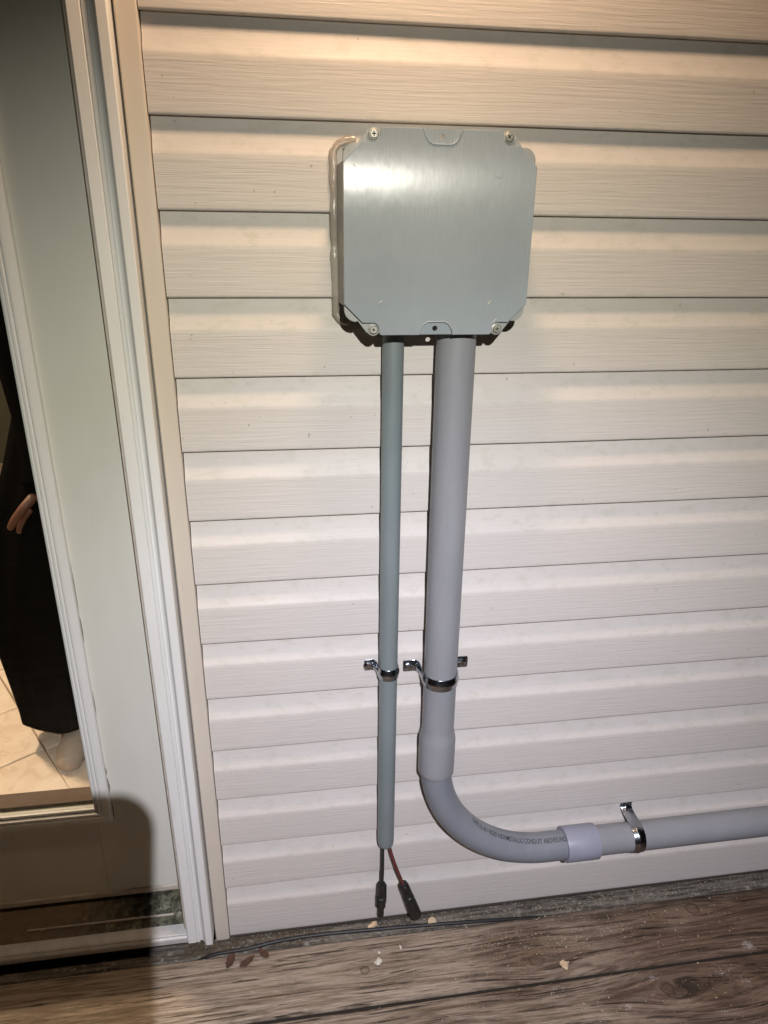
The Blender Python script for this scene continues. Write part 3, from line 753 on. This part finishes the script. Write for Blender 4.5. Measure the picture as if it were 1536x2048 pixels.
# ================================================================ STRAPS
def band(path, wdt, axis, origin, parent, name='band', rib=.0016):
    """path: (a, b) with a along the wall and b outwards; axis 'x' = horizontal strap, 'z' = vertical strap"""
    n = len(path); prof = [(-.5, 0), (-.47, .0005), (-.22, .0005), (-.14, rib), (0, rib * 1.25), (.14, rib), (.22, .0005), (.47, .0005), (.5, 0)]
    bm = bmesh.new(); rings = []
    for i, (a, b) in enumerate(path):
        p0 = path[max(0, i - 1)]; p1 = path[min(n - 1, i + 1)]
        tx, tb = p1[0] - p0[0], p1[1] - p0[1]; l_ = math.hypot(tx, tb); nx, nb = -tb / l_, tx / l_
        end = min(i, n - 1 - i)
        fl = 0 if end < 4 else 1
        ring = []
        for side in (1, -.6):
            for u, h in (prof if side == 1 else prof[::-1]):
                hh = (h if fl else min(h, .0005)) + (.0006 if side == 1 else -.0006)
                w_ = u * wdt * (1 if end > 0 else .72)
                A, B_ = a + nx * hh, b + nb * hh
                co = (origin[0] + A, -B_, origin[2] + w_) if axis == 'x' else (origin[0] + w_, -B_, origin[2] + A)
                ring.append(bm.verts.new(co))
        rings.append(ring)
    m = len(rings[0])
    for i in range(n - 1):
        for k in range(m): bm.faces.new((rings[i][k], rings[i][(k + 1) % m], rings[i + 1][(k + 1) % m], rings[i + 1][k]))
    bm.faces.new(rings[0]); bm.faces.new(rings[-1][::-1])
    me = smooth_by_angle(mesh(bm), 50)
    return link(name, me, MT['zinc'], parent)
def strap_path(R, D, fl, left=True, right=True, base=.0012):
    """half loop over a pipe of radius R with its axis D from the wall"""
    p = []
    if left:
        x0 = -R - fl
        p += [(x0, base), (x0 + .0015, base), (x0 + .006, base), (x0 + .012, base), (-R - .009, base), (-R - .006, base + .001), (-R - .003, base + .005), (-R - .0010, base + .010)]
    else: p += [(-R * .80, D - R * .75), (-R * .95, D - R * .45), (-R, D - R * .25), (-R, D - R * .1)]
    p += [(-R * math.cos(t), D + R * math.sin(t)) for t in [PI * k / 22 for k in range(23)]]
    if right:
        p += [(R + .0010, base + .010), (R + .003, base + .005), (R + .006, base + .001), (R + .009, base), (R + fl - .012, base), (R + fl - .006, base), (R + fl - .0015, base), (R + fl, base)]
    else: p += [(R, D - R * .1), (R, D - R * .25), (R * .95, D - R * .45), (R * .80, D - R * .75)]
    return p
s1 = thing('pipe_strap', (TX, 0, .654), 'one hole steel strap clamping the thin conduit to the siding', 'pipe strap', 'steel pipe straps')
band(strap_path(TR + .0012, -TY, .0230, True, False), .0225, 'x', (TX, 0, .654), s1)
screw(.2895, -.0026, .6535, .0092, s1, slot=False, mat='zinc', spin=.2)
s2 = thing('pipe_strap', (KX, 0, .646), 'two hole steel strap round the vertical run of the thick conduit', 'pipe strap', 'steel pipe straps')
band(strap_path(KR + .0012, -KY, .0300, True, True), .0235, 'x', (KX, 0, .6462), s2)
screw(.3619, -.0026, .6462, .0086, s2, slot=False, mat='zinc', spin=.5); screw(.4625, -.0026, .6462, .0086, s2, slot=False, mat='zinc', spin=.9)
s3 = thing('pipe_strap', (.8450, 0, .211), 'steel strap over the horizontal run of conduit near the right edge', 'pipe strap', 'steel pipe straps')
pth = [(-a, b) for a, b in strap_path(KR + .0012, -KY, .0250, True, True, base=-.0065)]
pth = pth[::-1]
band(strap_path(KR + .0012, -KY, .0190, True, True, base=-.004), .0245, 'z', (.8450, 0, EZ + .002), s3)
screw(.8450, -.0002, EZ + .002 + KR + .0155, .0062, s3, slot=False, mat='zinc', spin=.2)

# ================================================================ SOLAR LEADS
def lead(name, pts, wire_mat, label, flip):
    t = thing(name, pts[-1], label, 'cable', 'cables hanging out of the thin conduit')
    P = [V(*p) for p in pts]
    # wire as a smooth curve
    fine = []
    for i in range(len(P) - 1):
        for k in range(6):
            u = k / 6; p0 = P[max(i - 1, 0)]; p1 = P[i]; p2 = P[i + 1]; p3 = P[min(i + 2, len(P) - 1)]
            fine.append(.5 * ((2 * p1) + (p2 - p0) * u + (2 * p0 - 5 * p1 + 4 * p2 - p3) * u * u + (3 * p1 - p0 - 3 * p2 + p3) * u ** 3))
    fine.append(P[-1])
    link('wire', smooth_by_angle(mesh(tube(fine, .0034, 14)), 60), MT[wire_mat], t)
    return t, (P[-1] - P[-2]).normalized()
def revolve(base, d, prof, seg=24, flutes=0):
    a = V(0, -1, 0) - d * d.dot(V(0, -1, 0)); a.normalize(); b = d.cross(a); bm = bmesh.new(); R_ = []
    for h, r, fl in prof:
        R_.append([bm.verts.new(base + d * h + (a * math.cos(2 * PI * k / seg) + b * math.sin(2 * PI * k / seg)) * r * (1 - (fl if k % 4 < 2 else 0))) for k in range(seg)])
    for i in range(len(R_) - 1):
        for k in range(seg): bm.faces.new((R_[i][k], R_[i][(k + 1) % seg], R_[i + 1][(k + 1) % seg], R_[i + 1][k]))
    bm.faces.new(R_[0][::-1]); bm.faces.new(R_[-1])
    return smooth_by_angle(mesh(bm), 32)
t1, d1 = lead('cable', [(.3175, -.024, .29), (.3165, -.026, .24), (.3160, -.031, .19), (.3152, -.030, .142)], 'rubber', 'black cable with a slim stepped plug hanging from the thin conduit', 0)
b1 = V(.3153, -.030, .1445)
cn = link('connector', revolve(b1, d1, [(0, .0080, 0), (.002, .0098, .10), (.027, .0104, .10), (.030, .0098, 0), (.032, .0098, 0)]), MT['black'], t1)
link('connector_body', revolve(b1, d1, [(.032, .0085, 0), (.034, .0108, .06), (.050, .0108, .06), (.052, .0092, 0), (.056, .0092, 0), (.062, .0096, 0), (.064, .0068, 0), (.0905, .0064, 0), (.0915, .0055, 0)]), MT['black'], cn)
link('latch', boxm(.3153 - .0118, .3153 - .0100, -.034, -.027, .085, .112, bev=.0006), MT['black'], cn)
t2, d2 = lead('cable', [(.3265, -.024, .29), (.3300, -.026, .24), (.3415, -.032, .195), (.3595, -.030, .136)], 'red', 'red cable with a thick tapered plug leaning right, beside the black cable', 1)
b2 = V(.3590, -.030, .1380)
cn = link('connector', revolve(b2, d2, [(0, .0085, 0), (.002, .0105, .10), (.030, .0114, .10), (.033, .0105, 0), (.035, .0105, 0)]), MT['black'], t2)
link('connector_body', revolve(b2, d2, [(.035, .0095, 0), (.037, .0118, .05), (.070, .0128, .07), (.100, .0132, .07), (.103, .0122, 0), (.1035, .0085, 0)]), MT['black'], cn)
link('latch', boxm(.3625, .3680, -.0436, -.0416, .098, .124, bev=.0007), MT['black'], cn)

# ================================================================ THINGS ON THE DECK
cp_ = [(-.075, -.0305, -.016), (-.055, -.0305, -.006), (-.0300, -.0305, .003), (.0371, -.0286, .006), (.1024, -.0205, .006), (.1732, -.0180, .006), (.2458, -.0195, .006), (.3179, -.0225, .006), (.3908, -.0258, .006), (.5074, -.0312, .005), (.62, -.0312, -.004), (.72, -.0310, -.016)]
P = [V(*p) for p in cp_]; fine = []
for i in range(len(P) - 1):
    for k in range(8):
        u = k / 8; p0 = P[max(i - 1, 0)]; p1 = P[i]; p2 = P[i + 1]; p3 = P[min(i + 2, len(P) - 1)]
        fine.append(.5 * ((2 * p1) + (p2 - p0) * u + (2 * p0 - 5 * p1 + 4 * p2 - p3) * u * u + (3 * p1 - p0 - 3 * p2 + p3) * u ** 3))
fine.append(P[-1])
tag(link('cord', smooth_by_angle(mesh(tube(fine, .0036, 12)), 60), MT['rubber']), 'thin black cord lying along the foot of the siding wall', 'cord')

def leaf(x, y, ang, ln, label, curl):
    bm = bmesh.new(); n = 8; rows = []
    for i in range(n + 1):
        t = i / n; wv = ln * .22 * math.sin(PI * min(1, t * 1.02 + .02)) ** .8 * (1 + .25 * random.uniform(-1, 1))
        zc = .0015 + curl * (t - .5) ** 2 * ln
        row = []
        for s_ in (-1, -.5, 0, .5, 1):
            row.append(bm.verts.new((t * ln, s_ * wv, zc + abs(s_) * wv * .18 + random.uniform(0, .0006))))
        rows.append(row)
    for i in range(n):
        for k in range(4): bm.faces.new((rows[i][k], rows[i][k + 1], rows[i + 1][k + 1], rows[i + 1][k]))
    bmesh.ops.remove_doubles(bm, verts=bm.verts[:], dist=.0001)
    r = bmesh.ops.solidify(bm, geom=bm.faces[:], thickness=.0004)
    bmesh.ops.transform(bm, matrix=Matrix.Translation((x, y, .0008)) @ Matrix.Rotation(ang, 4, 'Z') @ Matrix.Translation((-ln / 2, 0, 0)), verts=bm.verts[:])
    tag(link('dry_leaf', smooth_by_angle(mesh(bm), 60), MT['leaf']), label, 'leaf', 'dry leaves on the deck')
leaf(.0043, -.0456, 1.32, .044, 'curled orange brown leaf on the deck, nearest the door casing', .45)
leaf(.0377, -.0544, .62, .036, 'thin brown leaf on the deck, middle of the three leaves', .3)
leaf(.0695, -.0410, 2.3, .032, 'reddish brown leaf tucked under the cord, right of the other two leaves', .4)

def chip(name, x, y, z, rx, ry, rz, label, cat, mat, ang=0, seed=1):
    bm = bmesh.new(); bmesh.ops.create_icosphere(bm, subdivisions=2, radius=1)
    rq = random.Random(seed)
    for v in bm.verts:
        f = 1 + .75 * mnoise.noise(v.co * 1.9 + V(seed * 5.1, 0, 0)) + rq.uniform(-.12, .12); v.co *= f
        v.co = V(v.co.x * rx, v.co.y * ry, v.co.z * rz)
    bmesh.ops.transform(bm, matrix=Matrix.Translation((x, y, z)) @ Matrix.Rotation(ang, 4, 'Z'), verts=bm.verts[:])
    return tag(link(name, mesh(bm), MT[mat]), label, cat)
# drilled out plug: short disc with a raised rim
pl = thing('wood_plug', (.4275, -.030, -.002), 'round tan wood plug lying against the cord beside the red cable plug', 'wood plug')
dd = V(.12, -.82, .55).normalized()
link('disc', revolve(V(.4255, -.0200, .0070), dd, [(0, .0075, 0), (.001, .0092, 0), (.005, .0096, 0), (.0062, .0086, 0), (.0056, .0066, 0), (.0058, .0020, 0)], 28), MT['chip'], pl)
chip('wood_chip', .2990, -.008, .003, .011, .006, .005, 'tan wood chip below the black cable plug', 'wood chip', 'chip', .5, 2)
chip('wood_chip', .3011, -.0905, .0022, .0075, .006, .0042, 'cream chip lying beside the knot of the first board', 'wood chip', 'chipw', .3, 3)
chip('wood_chip', .3508, -.0648, .0018, .0022, .0055, .0028, 'narrow white sliver on the first board, right of the cream chip', 'wood chip', 'chipw', .2, 4)
chip('wood_chip', .6746, -.148, .0018, .0095, .0075, .0030, 'orange tan chip near the far edge of the first board', 'wood chip', 'chip', .7, 5)
chip('wood_chip', .305, -.0715, .0015, .0032, .0020, .0020, 'tiny white chip between the cord and the cream chip', 'wood chip', 'chipw', .2, 6)

# sawdust and grit: nobody could count it
bm = bmesh.new()
def grain_(x, y, z, r):
    vs = [bm.verts.new((x + dx * r * random.uniform(.6, 1.6), y + dy * r * random.uniform(.6, 1.5), z + dz * r)) for dx, dy, dz in ((1, 0, .3), (-.5, .8, .3), (-.5, -.8, .3), (0, 0, 1.1), (0, 0, -.2))]
    for f in ((0, 1, 3), (1, 2, 3), (2, 0, 3), (1, 0, 4), (2, 1, 4), (0, 2, 4)): bm.faces.new([vs[i] for i in f])
for i in range(1500):
    x = random.gauss(.66, .20); y = random.choice((random.gauss(-.075, .035), random.uniform(-.31, -.03)))
    if y > -.034 or abs(y + .1735) < .006 or abs(y + .317) < .006: continue
    grain_(x, y, .0008, random.uniform(.0005, .0013) * (1.9 if random.random() < .10 else 1))
for i in range(900):
    x = random.uniform(-.05, 1.25); y = random.uniform(-.026, .006)
    grain_(x, y, -.0030, random.uniform(.0006, .0016))
for i in range(260):
    grain_(random.uniform(-.1, 1.1), random.uniform(-.31, -.034), .0006, random.uniform(.0004, .0009))
tag(link('sawdust', mesh(bm), MT['dust']), 'pale sawdust and grit scattered over the deck boards', 'sawdust', kind='stuff')
# dead leaf litter by the casing
bm = bmesh.new()
for i in range(420):
    x = -.09 + .30 * random.random() ** 1.4; y = random.uniform(-.030, .004); a_ = random.uniform(-.8, .8); l_ = random.uniform(.004, .016); z = random.uniform(-.002, .004)
    p = V(x, y, z); d = V(math.cos(a_), math.sin(a_), random.uniform(-.2, .25)) * l_; nrm = V(-math.sin(a_), math.cos(a_), .2) * random.uniform(.0006, .0018)
    vs = [bm.verts.new(q_) for q_ in (p - d * .5, p + nrm, p + d * .5, p - nrm, p + V(0, 0, .0012))]
    for f in ((0, 1, 4), (1, 2, 4), (2, 3, 4), (3, 0, 4)): bm.faces.new([vs[k] for k in f])
tag(link('leaf_litter', mesh(bm), mat_simple('leaf_litter', (.115, .080, .045), .9, 90, .8)), 'brown leaf litter packed along the foot of the wall by the casing', 'leaf litter', kind='stuff')

def lint(x, y, n, spread, label, seed):
    rr = random.Random(seed); bm = bmesh.new()
    for i in range(n):
        p = V(x + rr.gauss(0, spread * .35), y + rr.gauss(0, spread * .25), .0012); a_ = rr.uniform(0, 6.28); path = [p.copy()]
        for k in range(6):
            a_ += rr.gauss(0, .7); p = p + V(math.cos(a_), math.sin(a_) * .8, rr.gauss(.08, .35)) * spread * .11; p.z = max(.0008, min(.010, p.z)); path.append(p.copy())
        t = tube(path, .00010 + .00009 * rr.random(), 4, cap=False)
        mm = bpy.data.meshes.new('t'); t.to_mesh(mm); t.free(); bm.from_mesh(mm); bpy.data.meshes.remove(mm)
    tag(link('lint_tuft', mesh(bm), MT['lint']), label, 'lint', 'lint tufts on the deck')
lint(1.0714, -.1599, 60, .016, 'pale lint tuft by the board gap at the right edge', 1)
lint(.9807, -.2046, 16, .022, 'loose trailing lint on the second board below the big tuft', 2)
lint(.8402, -.1956, 18, .011, 'small lint tuft on the second board above its knot', 3)
lint(1.0183, -.2302, 10, .016, 'lint wisp at the right end of the second board', 4)
lint(.6421, -.1984, 14, .020, 'thin upright lint thread just past the gap between the boards', 5)
lint(.6066, -.0040, 16, .016, 'white lint fleck at the foot of the siding below the bend', 6)
lint(.7661, -.2443, 26, .010, 'small pinkish lint blob low on the second board', 7)

# ================================================================ out of the picture: porch lantern, the photographer's phone
pl = thing('wall_lantern', (PORCH.x, 0, PORCH.z + .16), 'bronze wall lantern with a warm bulb on the siding above the box', 'lamp')
link('back_plate', smooth_by_angle(mesh(tube([V(PORCH.x, .014, PORCH.z + .17), V(PORCH.x, -.012, PORCH.z + .17), V(PORCH.x, -.018, PORCH.z + .17)], [.06, .06, .05], 32, up=V(0, 0, 1))), 40), MT['lantern'], pl)
link('arm', smooth_by_angle(mesh(tube([V(PORCH.x, -.015, PORCH.z + .17), V(PORCH.x, -.08, PORCH.z + .20), V(PORCH.x, -.14, PORCH.z + .195), V(PORCH.x, PORCH.y, PORCH.z + .15), V(PORCH.x, PORCH.y, PORCH.z + .10)], .009, 14)), 60), MT['lantern'], pl)
link('shade', smooth_by_angle(mesh(tube([V(PORCH.x, PORCH.y, PORCH.z + .11), V(PORCH.x, PORCH.y, PORCH.z + .09), V(PORCH.x, PORCH.y, PORCH.z + .04)], [.02, .05, .085], 32, cap=False)), 60), MT['lantern'], pl)
link('bulb', smooth_by_angle(mesh(tube([V(PORCH.x, PORCH.y, PORCH.z + .10), V(PORCH.x, PORCH.y, PORCH.z + .07), V(PORCH.x, PORCH.y, PORCH.z + .05), V(PORCH.x, PORCH.y, PORCH.z + .030), V(PORCH.x, PORCH.y, PORCH.z + .026)], [.013, .014, .024, .016, .004], 20)), 60), MT['bulb'], pl)

ph = thing('phone', CAM - AU * .14 - AX * .03, 'black smartphone held upright in front of the wall taking the picture', 'phone')
PR, PT, PW, PH, PC = .0118, .0195, .078, .162, .0125
cor = []
for cx, cy, a1 in ((PR - PC, PT - PC, 0), (PR - PW + PC, PT - PC, 90), (PR - PW + PC, PT - PH + PC, 180), (PR - PC, PT - PH + PC, 270)):
    cor += [(cx + PC * math.cos(math.radians(a1 + k * 10)), cy + PC * math.sin(math.radians(a1 + k * 10))) for k in range(10)]
bm = bmesh.new()
A = [bm.verts.new(CAM + AX * u + AU * v_ - AF * .0035) for u, v_ in cor]; B = [bm.verts.new(CAM + AX * u + AU * v_ - AF * .0118) for u, v_ in cor]
bm.faces.new(A); bm.faces.new(B[::-1])
for k in range(len(cor)): bm.faces.new((A[k], B[k], B[(k + 1) % len(cor)], A[(k + 1) % len(cor)]))
link('phone_body', smooth_by_angle(mesh(bm), 30), MT['phone'], ph)
link('camera_lens', smooth_by_angle(mesh(tube([CAM - AF * .0034, CAM - AF * .0016], [.0062, .0058], 24, up=AU)), 40), MT['lens'], ph)
